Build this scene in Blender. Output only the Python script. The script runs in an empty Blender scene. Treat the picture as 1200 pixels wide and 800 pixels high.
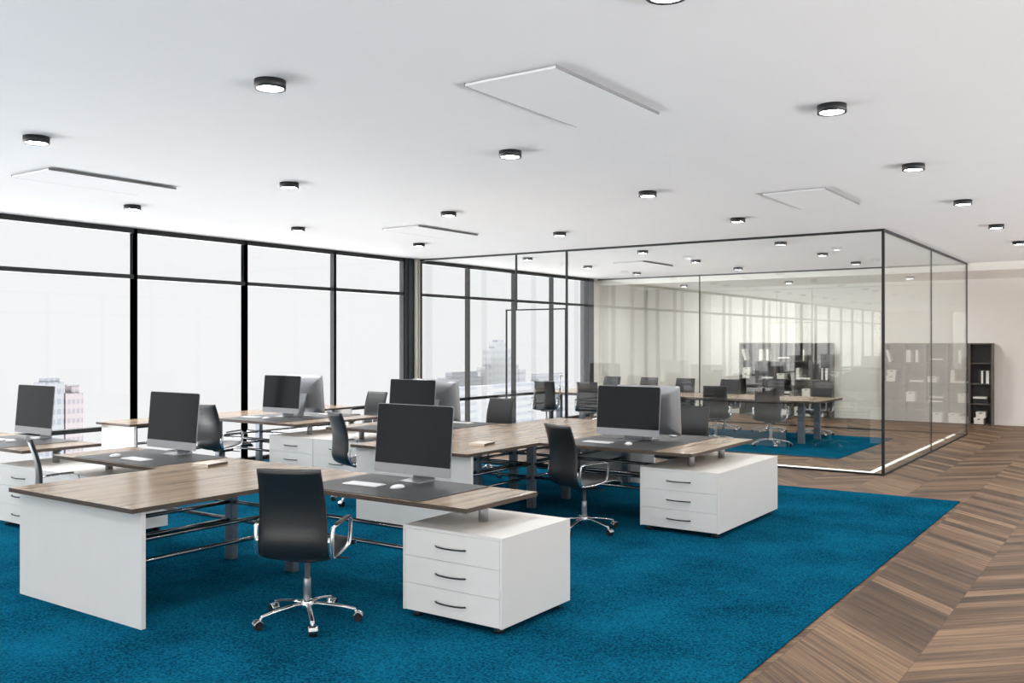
import bpy, bmesh, math, random
from mathutils import Vector, Matrix

random.seed(7)
S = bpy.context.scene
COL = S.collection
PI = math.pi
H = 3.2185          # ceiling height

# ------------------------------------------------------------------ camera
cam_data = bpy.data.cameras.new('camera')
cam = bpy.data.objects.new('camera', cam_data)
COL.objects.link(cam)
cam.location = (0, 0, 1.75)
cam.rotation_euler = (PI / 2, 0, math.radians(34.87))
cam_data.sensor_width = 36
cam_data.lens = 1085 / 1200 * 36
cam_data.clip_end = 2000
S.camera = cam

# ------------------------------------------------------------------ light
LAMP_STRENGTH = 215.0
w = bpy.data.worlds.new('overcast_sky')
S.world = w
w.use_nodes = True
wn = w.node_tree
wn.nodes.clear()
wo = wn.nodes.new('ShaderNodeOutputWorld')
wb = wn.nodes.new('ShaderNodeBackground')
wr = wn.nodes.new('ShaderNodeValToRGB')
wt = wn.nodes.new('ShaderNodeTexCoord')
wx = wn.nodes.new('ShaderNodeSeparateXYZ')
wm = wn.nodes.new('ShaderNodeMapRange')
wm.inputs['From Min'].default_value = -1
wm.inputs['From Max'].default_value = 1
wn.links.new(wt.outputs['Generated'], wx.inputs[0])
wn.links.new(wx.outputs['Z'], wm.inputs['Value'])
wn.links.new(wm.outputs['Result'], wr.inputs['Fac'])
# extra glow added to the southern overcast, to light the fronts facing it
ws = wn.nodes.new('ShaderNodeMapRange')
ws.interpolation_type = 'SMOOTHSTEP'
for k_, v_ in (('From Min', -.90), ('From Max', -.97), ('To Min', 0.0), ('To Max', 1.0)): ws.inputs[k_].default_value = v_
wn.links.new(wx.outputs['Y'], ws.inputs['Value'])
wg = wn.nodes.new('ShaderNodeMix'); wg.data_type = 'RGBA'; wg.blend_type = 'ADD'
wn.links.new(ws.outputs['Result'], wg.inputs['Factor'])
wn.links.new(wr.outputs['Color'], wg.inputs['A']); wg.inputs['B'].default_value = (2.3, 2.18, 2.02, 1)
wn.links.new(wg.outputs['Result'], wb.inputs['Color'])
wn.links.new(wb.outputs['Background'], wo.inputs['Surface'])
wb.inputs['Strength'].default_value = 1.0
el = wr.color_ramp.elements
def sky_stop(elev_deg, v, tint=(0.985, 0.99, 1.0)):
    p = (math.sin(math.radians(elev_deg)) + 1) / 2
    e = el.new(p)
    e.color = (v * tint[0], v * tint[1], v * tint[2], 1)
el[0].position = 0.0; el[0].color = (0.9, 0.9, 0.9, 1)
el[1].position = 1.0; el[1].color = (4.0, 4.05, 4.1, 1)
sky_stop(-27, 1.2)
sky_stop(-21, 14.0)  # bright band below the horizon, added to light the ceiling
sky_stop(-13, 14.0)
sky_stop(-9, 0.81)
sky_stop(21, 0.82)
sky_stop(30, 6.0)

S.view_settings.view_transform = 'Standard'
S.view_settings.look = 'None'
S.view_settings.exposure = 0.2
S.view_settings.gamma = 1.0
S.view_settings.use_curve_mapping = False
try:
    S.cycles.transparent_max_bounces = 24
    S.cycles.max_bounces = 10
    S.cycles.diffuse_bounces = 6
    S.cycles.glossy_bounces = 5
    S.cycles.use_denoising = True
    S.cycles.sample_clamp_indirect = 6.0
    S.cycles.blur_glossy = 0.5
except Exception:
    pass

# ------------------------------------------------------------------ materials
def srgb(r, g, b):
    def f(c):
        c /= 255.0
        return c / 12.92 if c <= 0.04045 else ((c + 0.055) / 1.055) ** 2.4
    return (f(r), f(g), f(b), 1)

class NT:
    def __init__(self, name):
        self.m = bpy.data.materials.new(name)
        self.m.use_nodes = True
        self.t = self.m.node_tree
        self.b = self.t.nodes['Principled BSDF']
    def n(self, kind, **kw):
        nd = self.t.nodes.new(kind)
        for k, v in kw.items():
            setattr(nd, k, v)
        return nd
    def l(self, a, b):
        self.t.links.new(a, b)
    def math(self, op, a, b=None, c=None):
        nd = self.n('ShaderNodeMath', operation=op)
        for i, v in enumerate((a, b, c)):
            if v is None: continue
            if isinstance(v, (int, float)): nd.inputs[i].default_value = v
            else: self.l(v, nd.inputs[i])
        return nd.outputs[0]

def flat(name, col, rough=0.5, metal=0.0, noise=0.03, scale=30, spec=0.5, bump=0.0):
    """a plain finish with a faint mottle"""
    k = NT(name)
    geo = k.n('ShaderNodeNewGeometry')
    nz = k.n('ShaderNodeTexNoise')
    nz.inputs['Scale'].default_value = scale
    nz.inputs['Detail'].default_value = 2
    k.l(geo.outputs['Position'], nz.inputs['Vector'])
    rp = k.n('ShaderNodeValToRGB')
    c = col
    rp.color_ramp.elements[0].position = .3
    rp.color_ramp.elements[1].position = .7
    rp.color_ramp.elements[0].color = (c[0] * (1 - noise), c[1] * (1 - noise), c[2] * (1 - noise), 1)
    rp.color_ramp.elements[1].color = (min(1, c[0] * (1 + noise)), min(1, c[1] * (1 + noise)), min(1, c[2] * (1 + noise)), 1)
    k.l(nz.outputs['Fac'], rp.inputs['Fac'])
    k.l(rp.outputs['Color'], k.b.inputs['Base Color'])
    k.b.inputs['Roughness'].default_value = rough
    k.b.inputs['Metallic'].default_value = metal
    k.b.inputs['Specular IOR Level'].default_value = spec
    if bump:
        bp = k.n('ShaderNodeBump')
        bp.inputs['Strength'].default_value = bump
        bp.inputs['Distance'].default_value = 0.01
        k.l(nz.outputs['Fac'], bp.inputs['Height'])
        k.l(bp.outputs['Normal'], k.b.inputs['Normal'])
    return k.m

def carpet_mat():
    k = NT('teal_carpet')
    geo = k.n('ShaderNodeNewGeometry')
    a = k.n('ShaderNodeTexNoise'); a.inputs['Scale'].default_value = 62; a.inputs['Detail'].default_value = 3
    a.inputs['Roughness'].default_value = .7
    b = k.n('ShaderNodeTexNoise'); b.inputs['Scale'].default_value = 1.6; b.inputs['Detail'].default_value = 4
    k.l(geo.outputs['Position'], a.inputs['Vector']); k.l(geo.outputs['Position'], b.inputs['Vector'])
    s = k.math('ADD', k.math('MULTIPLY', a.outputs['Fac'], .72), k.math('MULTIPLY', b.outputs['Fac'], .28))
    rp = k.n('ShaderNodeValToRGB')
    rp.color_ramp.elements[0].position = .40; rp.color_ramp.elements[0].color = (.003, .040, .078, 1)
    rp.color_ramp.elements[1].position = .60; rp.color_ramp.elements[1].color = (.007, .148, .255, 1)
    k.l(s, rp.inputs['Fac']); k.l(rp.outputs['Color'], k.b.inputs['Base Color'])
    k.b.inputs['Roughness'].default_value = .95
    k.b.inputs['Specular IOR Level'].default_value = .0
    bp = k.n('ShaderNodeBump'); bp.inputs['Strength'].default_value = .7; bp.inputs['Distance'].default_value = .02
    k.l(a.outputs['Fac'], bp.inputs['Height']); k.l(bp.outputs['Normal'], k.b.inputs['Normal'])
    return k.m

def chevron_mat():
    k = NT('chevron_oak_floor')
    CW, PITCH = 0.63, 0.175
    geo = k.n('ShaderNodeNewGeometry')
    sx = k.n('ShaderNodeSeparateXYZ'); k.l(geo.outputs['Position'], sx.inputs[0])
    X = k.math('ADD', sx.outputs['X'], 1.09 + 63 * CW)
    Y = k.math('ADD', sx.outputs['Y'], 40.0)
    u = k.math('DIVIDE', X, CW)
    colf = k.math('FLOOR', u)
    par = k.math('MODULO', colf, 2.0)
    fx = k.math('SUBTRACT', u, colf)
    # the zigzag: rises over even columns, falls over odd ones
    up = k.math('MULTIPLY', fx, CW)
    dn = k.math('MULTIPLY', k.math('SUBTRACT', 1.0, fx), CW)
    tri = k.math('ADD', k.math('MULTIPLY', up, k.math('SUBTRACT', 1.0, par)), k.math('MULTIPLY', dn, par))
    v = k.math('ADD', Y, tri)
    pv = k.math('DIVIDE', v, PITCH)
    idx = k.math('FLOOR', pv)
    fv = k.math('SUBTRACT', pv, idx)
    cmb = k.n('ShaderNodeCombineXYZ')
    k.l(idx, cmb.inputs[0]); k.l(colf, cmb.inputs[1])
    wn_ = k.n('ShaderNodeTexWhiteNoise', noise_dimensions='2D'); k.l(cmb.outputs[0], wn_.inputs['Vector'])
    # grain runs along the plank: v is constant along it
    g = k.n('ShaderNodeCombineXYZ')
    k.l(k.math('MULTIPLY', v, 34.0), g.inputs[0])
    k.l(k.math('MULTIPLY', X, 1.7), g.inputs[1])
    k.l(k.math('MULTIPLY', wn_.outputs['Value'], 37.0), g.inputs[2])
    nz = k.n('ShaderNodeTexNoise'); nz.inputs['Scale'].default_value = 1.0; nz.inputs['Detail'].default_value = 5
    nz.inputs['Roughness'].default_value = .62; nz.inputs['Distortion'].default_value = .4
    k.l(g.outputs[0], nz.inputs['Vector'])
    tone = k.math('ADD', k.math('MULTIPLY', nz.outputs['Fac'], .80), k.math('MULTIPLY', wn_.outputs['Value'], .28))
    rp = k.n('ShaderNodeValToRGB'); e = rp.color_ramp.elements
    e[0].position = .30; e[0].color = srgb(40, 29, 22)
    e[1].position = .80; e[1].color = srgb(158, 128, 98)
    m_ = e.new(.52); m_.color = srgb(98, 74, 55)
    k.l(tone, rp.inputs['Fac'])
    # dark joints between the planks and down the zigzag
    j1 = k.math('LESS_THAN', fv, .035)
    j2 = k.math('LESS_THAN', fx, .006)
    j = k.math('MAXIMUM', j1, j2)
    mx = k.n('ShaderNodeMix', data_type='RGBA')
    k.l(k.math('MULTIPLY', j, .55), mx.inputs['Factor'])
    k.l(rp.outputs['Color'], mx.inputs['A']); mx.inputs['B'].default_value = srgb(52, 38, 30)
    k.l(mx.outputs['Result'], k.b.inputs['Base Color'])
    k.b.inputs['Roughness'].default_value = .48
    k.b.inputs['Specular IOR Level'].default_value = .25
    return k.m

def desk_wood_mat():
    k = NT('pale_walnut')
    geo = k.n('ShaderNodeNewGeometry')
    mp = k.n('ShaderNodeMapping'); mp.inputs['Scale'].default_value = (13, 1.1, 13)
    k.l(geo.outputs['Position'], mp.inputs['Vector'])
    nz = k.n('ShaderNodeTexNoise'); nz.inputs['Scale'].default_value = 1; nz.inputs['Detail'].default_value = 5
    nz.inputs['Roughness'].default_value = .6; nz.inputs['Distortion'].default_value = .5
    k.l(mp.outputs[0], nz.inputs['Vector'])
    rp = k.n('ShaderNodeValToRGB'); e = rp.color_ramp.elements
    e[0].position = .30; e[0].color = srgb(132, 110, 89)
    e[1].position = .72; e[1].color = srgb(186, 164, 138)
    m_ = e.new(.48); m_.color = srgb(160, 137, 112)
    k.l(nz.outputs['Fac'], rp.inputs['Fac']); k.l(rp.outputs['Color'], k.b.inputs['Base Color'])
    k.b.inputs['Roughness'].default_value = .22
    k.b.inputs['Specular IOR Level'].default_value = .5
    return k.m

def glass_mat(name, tint=(0.982, 0.992, 0.987), r0=0.06):
    """clear pane: passes light straight through, mirrors more at grazing angles"""
    k = NT(name)
    k.t.nodes.remove(k.b)
    out = k.t.nodes['Material Output']
    geo = k.n('ShaderNodeNewGeometry')
    dt = k.n('ShaderNodeVectorMath', operation='DOT_PRODUCT')
    k.l(geo.outputs['Incoming'], dt.inputs[0]); k.l(geo.outputs['Normal'], dt.inputs[1])
    c = k.math('ABSOLUTE', dt.outputs['Value'])
    p = k.math('POWER', k.math('SUBTRACT', 1.0, c), 6.0)
    f = k.math('ADD', k.math('MULTIPLY', p, 1 - r0), r0)
    tr = k.n('ShaderNodeBsdfTransparent'); tr.inputs['Color'].default_value = (*tint, 1)
    gl = k.n('ShaderNodeBsdfGlossy'); gl.inputs['Roughness'].default_value = 0.0
    gl.inputs['Color'].default_value = (1, 1, 1, 1)
    mx = k.n('ShaderNodeMixShader')
    k.l(f, mx.inputs[0]); k.l(tr.outputs[0], mx.inputs[1]); k.l(gl.outputs[0], mx.inputs[2])
    k.l(mx.outputs[0], out.inputs['Surface'])
    return k.m

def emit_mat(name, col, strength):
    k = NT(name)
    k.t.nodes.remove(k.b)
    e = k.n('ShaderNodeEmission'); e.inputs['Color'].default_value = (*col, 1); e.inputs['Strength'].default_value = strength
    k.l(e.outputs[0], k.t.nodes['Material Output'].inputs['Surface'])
    return k.m

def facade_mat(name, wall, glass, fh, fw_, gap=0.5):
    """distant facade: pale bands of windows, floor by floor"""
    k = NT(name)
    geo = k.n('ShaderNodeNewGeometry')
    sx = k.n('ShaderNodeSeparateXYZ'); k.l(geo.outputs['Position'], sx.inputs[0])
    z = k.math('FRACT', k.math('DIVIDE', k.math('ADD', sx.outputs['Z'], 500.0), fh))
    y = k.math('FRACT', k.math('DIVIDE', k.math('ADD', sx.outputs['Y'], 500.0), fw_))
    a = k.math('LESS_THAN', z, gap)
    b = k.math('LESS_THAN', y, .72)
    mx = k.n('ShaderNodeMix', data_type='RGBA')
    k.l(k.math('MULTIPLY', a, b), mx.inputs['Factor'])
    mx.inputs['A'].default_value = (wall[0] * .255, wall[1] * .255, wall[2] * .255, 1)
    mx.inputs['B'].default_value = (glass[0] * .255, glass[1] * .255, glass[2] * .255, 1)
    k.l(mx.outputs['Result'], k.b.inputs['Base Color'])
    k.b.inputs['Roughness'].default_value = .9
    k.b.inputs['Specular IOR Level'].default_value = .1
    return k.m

M = {}
M['ceiling'] = flat('white_ceiling_paint', (.85, .85, .855, 1), .9, noise=.006, scale=3, spec=.2)
M['wall'] = flat('warm_white_plaster', srgb(242, 239, 233), .9, noise=.01, scale=4, spec=.2)
M['white_wall'] = flat('white_plaster', (.85, .85, .85, 1), .9, noise=.01, scale=4, spec=.2)
M['carpet'] = carpet_mat()
M['floor'] = chevron_mat()
M['wood'] = desk_wood_mat()
M['edge'] = flat('walnut_edging', srgb(84, 70, 60), .5, noise=.12, scale=25)
M['white'] = flat('white_laminate', (.845, .825, .79, 1), .4, noise=.008, scale=6, spec=.4)
M['mat'] = flat('charcoal_leather_mat', srgb(54, 54, 56), .45, noise=.05, scale=120)
M['black'] = flat('black_powder_coat', srgb(28, 30, 32), .45, noise=.06, scale=40)
M['frame'] = flat('black_window_frame', srgb(34, 37, 40), .45, noise=.05, scale=20)
M['column'] = flat('dark_grey_column', srgb(50, 55, 60), .6, noise=.04, scale=12)
M['shade_grey'] = flat('shaded_edge_grey', srgb(128, 128, 128), .7, noise=.03, scale=20)  # stands in for shade on the ceiling panels' side edges
M['cream'] = flat('cream_post', srgb(214, 211, 198), .6, noise=.02, scale=12)
M['steel'] = flat('grey_steel_leg', srgb(128, 136, 144), .35, metal=.6, noise=.05, scale=40)
M['rail'] = flat('dark_chrome_rail', srgb(150, 152, 156), .16, metal=1.0, noise=.05, scale=40)
M['chrome'] = flat('chrome', (.84, .85, .86, 1), .17, metal=1.0, noise=.02, scale=40)
M['alu'] = flat('brushed_aluminium', srgb(176, 178, 182), .32, metal=.7, noise=.03, scale=80)
M['screen'] = flat('dark_screen', srgb(27, 30, 32), .12, noise=.02, scale=8, spec=.28)
M['leather'] = flat('charcoal_leather', srgb(33, 34, 35), .34, noise=.08, scale=70, spec=.65, bump=.05)
M['armpad'] = flat('brown_black_pad', srgb(62, 54, 50), .5, noise=.05, scale=60)
M['rubber'] = flat('black_rubber', srgb(25, 26, 27), .6, noise=.05, scale=60)
M['plastic'] = flat('white_plastic', (.86, .86, .86, 1), .35, noise=.01, scale=60)
M['paper'] = flat('cream_paper', srgb(226, 216, 202), .6, noise=.03, scale=60)
M['shelf'] = flat('dark_taupe_shelving', srgb(92, 84, 78), .5, noise=.06, scale=12)
M['shelf_back'] = flat('dark_grey_backing', srgb(84, 82, 80), .6, noise=.05, scale=12)
M['box'] = flat('white_card', srgb(236, 232, 224), .7, noise=.02, scale=30)
M['binder'] = flat('white_binder', srgb(238, 235, 228), .5, noise=.02, scale=30)
M['dark_binder'] = flat('black_binder', srgb(34, 34, 36), .5, noise=.05, scale=30)
M['glass'] = glass_mat('clear_glass')
M['window_glass'] = glass_mat('window_glass', (0.993, 0.995, 0.995), .01)
M['lamp'] = emit_mat('lit_diffuser', (1.0, .985, .965), LAMP_STRENGTH)
M['lamp_bright'] = emit_mat('boosted_wall_fill', (1.0, .985, .965), LAMP_STRENGTH * 2.5)
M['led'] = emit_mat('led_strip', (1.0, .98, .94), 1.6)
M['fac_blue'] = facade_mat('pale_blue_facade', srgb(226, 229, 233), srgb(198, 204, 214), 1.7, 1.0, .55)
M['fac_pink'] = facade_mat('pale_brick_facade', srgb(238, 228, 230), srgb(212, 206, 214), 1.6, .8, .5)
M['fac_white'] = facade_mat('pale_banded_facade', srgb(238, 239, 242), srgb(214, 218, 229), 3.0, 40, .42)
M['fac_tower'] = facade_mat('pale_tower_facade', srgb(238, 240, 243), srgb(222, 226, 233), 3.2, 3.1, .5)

# ------------------------------------------------------------------ mesh helpers
class MB:
    """collects shapes; build() links them as ONE mesh object"""
    def __init__(self):
        self.bm = bmesh.new()
        self.mats = []
        self.cur = 0
    def mat(self, m):
        if m not in self.mats: self.mats.append(m)
        self.cur = self.mats.index(m)
        return self
    def _tag(self, geom, smooth=False):
        for f in geom:
            f.material_index = self.cur
            f.smooth = smooth
    def box(self, x0, x1, y0, y1, z0, z1, bevel=0.0, seg=2, mtx=None):
        r = bmesh.ops.create_cube(self.bm, size=1)
        vs = r['verts']
        for v in vs:
            v.co = Vector(((x0 + x1) / 2 + v.co.x * (x1 - x0), (y0 + y1) / 2 + v.co.y * (y1 - y0), (z0 + z1) / 2 + v.co.z * (z1 - z0)))
        fs = set(f for v in vs for f in v.link_faces)
        if bevel:
            es = set(e for f in fs for e in f.edges)
            rr = bmesh.ops.bevel(self.bm, geom=list(es), offset=bevel, segments=seg, affect='EDGES', profile=.5)
            fs = set(f for v in rr['verts'] for f in v.link_faces) | set(f for f in fs if f.is_valid)
            vs = set(v for f in fs for v in f.verts)
        if mtx is not None:
            for v in set(v for f in fs for v in f.verts): v.co = mtx @ v.co
        self._tag(fs)
        return self
    def cyl(self, p0, p1, r0, r1=None, seg=20, caps=True, smooth=True):
        p0, p1 = Vector(p0), Vector(p1)
        r1 = r0 if r1 is None else r1
        d = (p1 - p0).normalized()
        a = d.orthogonal().normalized(); b = d.cross(a)
        ring = []
        for p, r in ((p0, r0), (p1, r1)):
            ring.append([self.bm.verts.new(p + (a * math.cos(t) + b * math.sin(t)) * r) for t in [2 * PI * i / seg for i in range(seg)]])
        for i in range(seg):
            f = self.bm.faces.new((ring[0][i], ring[0][(i + 1) % seg], ring[1][(i + 1) % seg], ring[1][i]))
            f.material_index = self.cur; f.smooth = smooth
        if caps:
            f = self.bm.faces.new(list(reversed(ring[0]))); f.material_index = self.cur
            f = self.bm.faces.new(ring[1]); f.material_index = self.cur
        return self
    def tube(self, pts, rx, ry=None, seg=10, up=(0, 0, 1), round_=True):
        """sweep an ellipse (rx sideways, ry along 'up') down a path"""
        pts = [Vector(p) for p in pts]
        ry = rx if ry is None else ry
        rings = []
        n = len(pts)
        upv = Vector(up)
        for i, p in enumerate(pts):
            t = (pts[min(i + 1, n - 1)] - pts[max(i - 1, 0)]).normalized()
            s = t.cross(upv)
            if s.length < 1e-4: s = t.cross(Vector((1, 0, 0)))
            s.normalize(); u = s.cross(t).normalized()
            rings.append([self.bm.verts.new(p + s * math.cos(a) * rx + u * math.sin(a) * ry) for a in [2 * PI * k / seg for k in range(seg)]])
        for i in range(n - 1):
            for k in range(seg):
                f = self.bm.faces.new((rings[i][k], rings[i][(k + 1) % seg], rings[i + 1][(k + 1) % seg], rings[i + 1][k]))
                f.material_index = self.cur; f.smooth = round_
        f = self.bm.faces.new(list(reversed(rings[0]))); f.material_index = self.cur
        f = self.bm.faces.new(rings[-1]); f.material_index = self.cur
        return self
    def lathe(self, prof, seg=32, centre=(0, 0, 0), smooth=True):
        """turn (radius, z) pairs about the vertical"""
        c = Vector(centre)
        rings = []
        for r, z in prof:
            if r < 1e-6: rings.append([self.bm.verts.new(c + Vector((0, 0, z)))])
            else: rings.append([self.bm.verts.new(c + Vector((r * math.cos(2 * PI * k / seg), r * math.sin(2 * PI * k / seg), z))) for k in range(seg)])
        for a, b in zip(rings, rings[1:]):
            for k in range(seg):
                k2 = (k + 1) % seg
                if len(a) == 1 and len(b) == 1: continue
                if len(a) == 1: vs = (a[0], b[k2], b[k])
                elif len(b) == 1: vs = (a[k], a[k2], b[0])
                else: vs = (a[k], a[k2], b[k2], b[k])
                f = self.bm.faces.new(vs); f.material_index = self.cur; f.smooth = smooth
        return self
    def prism(self, poly, z0, z1, bevel=0.0):
        """an outline in the ground plane given a thickness"""
        lo = [self.bm.verts.new((x, y, z0)) for x, y in poly]
        hi = [self.bm.verts.new((x, y, z1)) for x, y in poly]
        n = len(poly)
        fs = [self.bm.faces.new(list(reversed(lo))), self.bm.faces.new(hi)]
        for i in range(n):
            fs.append(self.bm.faces.new((lo[i], lo[(i + 1) % n], hi[(i + 1) % n], hi[i])))
        self._tag(fs)
        return fs
    def build(self, name, parent=None, loc=None, sharp=None):
        me = bpy.data.meshes.new(name)
        bmesh.ops.recalc_face_normals(self.bm, faces=self.bm.faces)
        self.bm.to_mesh(me); self.bm.free()
        for m in self.mats: me.materials.append(m)
        o = bpy.data.objects.new(name, me)
        COL.objects.link(o)
        if parent is not None: o.parent = parent
        if loc: o.location = loc
        return o

def B(m):
    return MB().mat(M[m])

def tag(o, label=None, cat=None, group=None, kind=None):
    if label: o['label'] = label
    if cat: o['category'] = cat
    if group: o['group'] = group
    if kind: o['kind'] = kind
    return o

def thing(name, label, cat, loc=(0, 0, 0), rz=0.0, group=None):
    o = bpy.data.objects.new(name, None)
    o.empty_display_size = .1
    COL.objects.link(o)
    o.location = loc; o.rotation_euler = (0, 0, rz)
    return tag(o, label, cat, group)

def struct(name, loc=(0, 0, 0)):
    o = bpy.data.objects.new(name, None)
    o.empty_display_size = .1
    COL.objects.link(o); o.location = loc
    return tag(o, kind='structure')

def copy_tree(o, parent=None):
    c = o.copy(); COL.objects.link(c)
    if parent is not None: c.parent = parent
    for ch in list(o.children):
        copy_tree(ch, c)
    return c

def dup(o, loc, rz, label, group=None):
    c = copy_tree(o)
    c.location = loc; c.rotation_euler = (0, 0, rz)
    c['label'] = label
    if group: c['group'] = group
    return c

# ------------------------------------------------------------------ setting
XW, XE = -10.88, 5.2            # window wall, wall across the room
Y0, Y1 = -9.9, 21.72            # wall behind the camera, far wall
YG, YB, XG = 12.67, 19.10, -2.93  # glass room: front, rear, side

tag(B('floor').box(XW - .12, XE + .1, Y0 - .1, Y1 + .1, -.12, 0).build('floor'), kind='structure')
tag(B('ceiling').box(XW - .12, XE + .1, Y0 - .1, Y1 + .1, H, H + .12).build('ceiling'), kind='structure')
tag(B('ceiling').mat(M['wall']).box(XW, XE, YB, Y1, 3.07, H).build('ceiling_soffit'), kind='structure')
tag(B('wall').box(XW - .12, XE + .1, Y1, Y1 + .12, 0, H).build('wall_north'), kind='structure')
tag(B('wall').box(XW - .12, XW, 18.95, Y1, 0, H).build('wall_west'), kind='structure')
tag(B('wall').box(XW, XE, Y1 - .012, Y1, 0, .07).build('baseboard_north'), kind='structure')

sx = [XW, -8.0] + [-8.0 + (XE - 1.0 + 8.0) * k / 3 for k in (1, 2, 3)] + [XE]
for i, (a, b) in enumerate(zip(sx, sx[1:])):
    if i in (0, 4):
        tag(B('white_wall').box(a - (.12 if i == 0 else 0), b + (.1 if i == 4 else 0), Y0 - .12, Y0, 0, H).build('wall_south'), kind='structure')
        continue
    r = struct('window_%d' % (40 + i), ((a + b) / 2, Y0, 0))  # unseen glazing behind the camera, added to light south-facing fronts
    hw = (b - a) / 2
    f = B('frame')
    for s_ in (-1, 1): f.box(s_ * hw - .025, s_ * hw + .025, -.09, 0, 0, H)
    for z0, z1 in ((H - .065, H), (0, .06)): f.box(-hw, hw, -.09, 0, z0, z1)
    f.build('window_frame', r)
    B('window_glass').box(-hw + .025, hw - .025, -.05, -.04, .06, H - .065).build('window_pane', r)

# windows: one object per bay
mull = [-9.78, -8.005, -6.23, -4.455, -2.68, -.03 - .875, .87, 2.645, 4.42 - .9, 5.295, 7.07, 8.845, 10.62, 12.36]
mull = [12.36 - 1.76 * k for k in range(13)][::-1]
mull[-5:] = [5.31, 7.07, 8.85, 10.625, 12.30]
bays = list(zip(mull, mull[1:]))
inner = [12.74, 14.175, 15.737, 17.186, 18.56]
bays += list(zip(inner, inner[1:]))
ZT = 2.59
for i, (a, b) in enumerate(bays):
    r = struct('window_%d' % (i + 1), (XW, (a + b) / 2, 0))
    hw = (b - a) / 2
    d = .09
    f = B('frame')
    for s in (-1, 1):
        f.box(-d, 0, s * hw - .025, s * hw + .025, 0, H)
    f.box(-d, .0, -hw, hw, H - .065, H)
    f.box(-d, .0, -hw, hw, ZT - .027, ZT + .027)
    f.box(-d, .0, -hw, hw, 0, .06)
    f.build('window_frame', r)
    B('black').box(-d - .005, .01, -hw, hw, .622, .675).build('guard_rail', r)
    p = B('window_glass')
    p.box(-d / 2 - .005, -d / 2 + .005, -hw + .025, hw - .025, .06, ZT - .027)
    p.build('window_pane', r)
    p = B('window_glass')
    p.box(-d / 2 - .005, -d / 2 + .005, -hw + .025, hw - .025, ZT + .027, H - .065)
    p.build('window_pane', r)
sy = [Y0 + (Y1 - Y0) * k / 18 for k in range(19)]
for i, (a, b) in enumerate(zip(sy, sy[1:])):
    r = struct('window_%d' % (len(bays) + 10 + i), (XE, (a + b) / 2, 0))  # unseen glazing across the room, added to lift the ceiling
    hw = (b - a) / 2
    f = B('frame')
    for s_ in (-1, 1): f.box(0, .09, s_ * hw - .025, s_ * hw + .025, 0, H)
    for z0, z1 in ((H - .065, H), (ZT - .027, ZT + .027), (0, .06)): f.box(0, .09, -hw, hw, z0, z1)
    f.build('window_frame', r)
    B('window_glass').box(.04, .05, -hw + .025, hw - .025, .06, ZT - .027).build('window_pane', r)
    B('window_glass').box(.04, .05, -hw + .025, hw - .025, ZT + .027, H - .065).build('window_pane', r)
# dark columns of the window wall with pale posts beside the glass
c = B('column'); c.box(XW - .12, XW + .02, 12.30, 12.52, 0, H); c.box(XW - .02, XW + .045, 12.37, 12.46, 0, H, .004)
tag(c.build('trim_1'), kind='structure')
c = B('cream'); c.box(XW + .01, XW + .06, 12.53, 12.595, 0, H, .004); c.box(XW + .01, XW + .06, 12.625, 12.69, 0, H, .004)
c.mat(M['frame']).box(XW - .10, XW + .03, 12.52, 12.74, 0, H)
tag(c.build('trim_2'), kind='structure')
c = B('column'); c.box(XW - .12, XW + .02, 18.56, 18.95, 0, H); c.box(XW - .02, XW + .05, 18.66, 18.84, 0, H, .004)
tag(c.build('trim_3'), kind='structure')
c = B('column'); c.box(XW - .12, XW + .02, Y0, mull[0], 0, H)
tag(c.build('trim_4'), kind='structure')

# glass room
GT = .012
gr = struct('glass_partition')
zt = H - .028
B('glass').box(-7.76, XG - .015, YG - GT / 2, YG + GT / 2, .02, zt).build('glass_pane', gr)
B('glass').box(XW + .06, -8.95, YG - GT / 2, YG + GT / 2, .02, zt).build('glass_pane', gr)
B('glass').box(-8.95, -7.76, YG - GT / 2, YG + GT / 2, 2.285, zt).build('glass_pane', gr)
B('glass').box(XG - GT / 2, XG + GT / 2, YG + .015, 15.79, .02, zt).build('glass_pane', gr)
B('glass').box(XG - GT / 2, XG + GT / 2, 15.79, YB - .015, .02, zt).build('glass_pane', gr)
B('glass').box(XW + .05, -8.27, YB - GT / 2, YB + GT / 2, .02, zt).build('glass_pane', gr)
B('glass').box(-8.27, XG - .015, YB - GT / 2, YB + GT / 2, .02, zt).build('glass_pane', gr)
f = B('black')
f.box(XW + .062, XW + .082, YG - .014, YG + .014, 0, H)
f.box(XW + .06, XG + .015, YG - .018, YG + .018, H - .03, H)
f.box(XW + .06, -8.95, YG - .012, YG + .012, 0, .025); f.box(-7.76, XG + .015, YG - .012, YG + .012, 0, .025)
f.box(XG - .018, XG + .018, YG, YB, H - .03, H); f.box(XG - .012, XG + .012, YG, YB, 0, .025)
f.box(XW + .05, XG, YB - .018, YB + .018, H - .03, H); f.box(XW + .05, XG, YB - .012, YB + .012, 0, .025)
f.box(XG - .017, XG + .017, YG - .017, YG + .017, 0, H)
f.box(XG - .014, XG + .014, YB - .014, YB + .014, 0, H)
f.box(-7.775, -7.745, YG - .015, YG + .015, 0, H)
f.box(-8.755, -8.73, YG - .014, YG + .014, 2.285, H)
f.box(XG - .009, XG + .009, 15.781, 15.799, 0, H)
f.box(-8.28, -8.26, YB - .011, YB + .011, 0, H)
f.build('glass_frame', gr)
dr = struct('door_1', (-8.36, YG, 0))
B('glass').box(-.575, .575, -GT / 2, GT / 2, .03, 2.265).build('glass_pane', dr)
f = B('black')
f.box(-.59, -.572, -.014, .014, 0, 2.285); f.box(.572, .585, -.014, .014, 0, 2.285)
f.box(-.59, .585, -.014, .014, 2.262, 2.285); f.box(-.59, .585, -.014, .014, .005, .03)
f.build('door_frame', dr)
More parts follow.
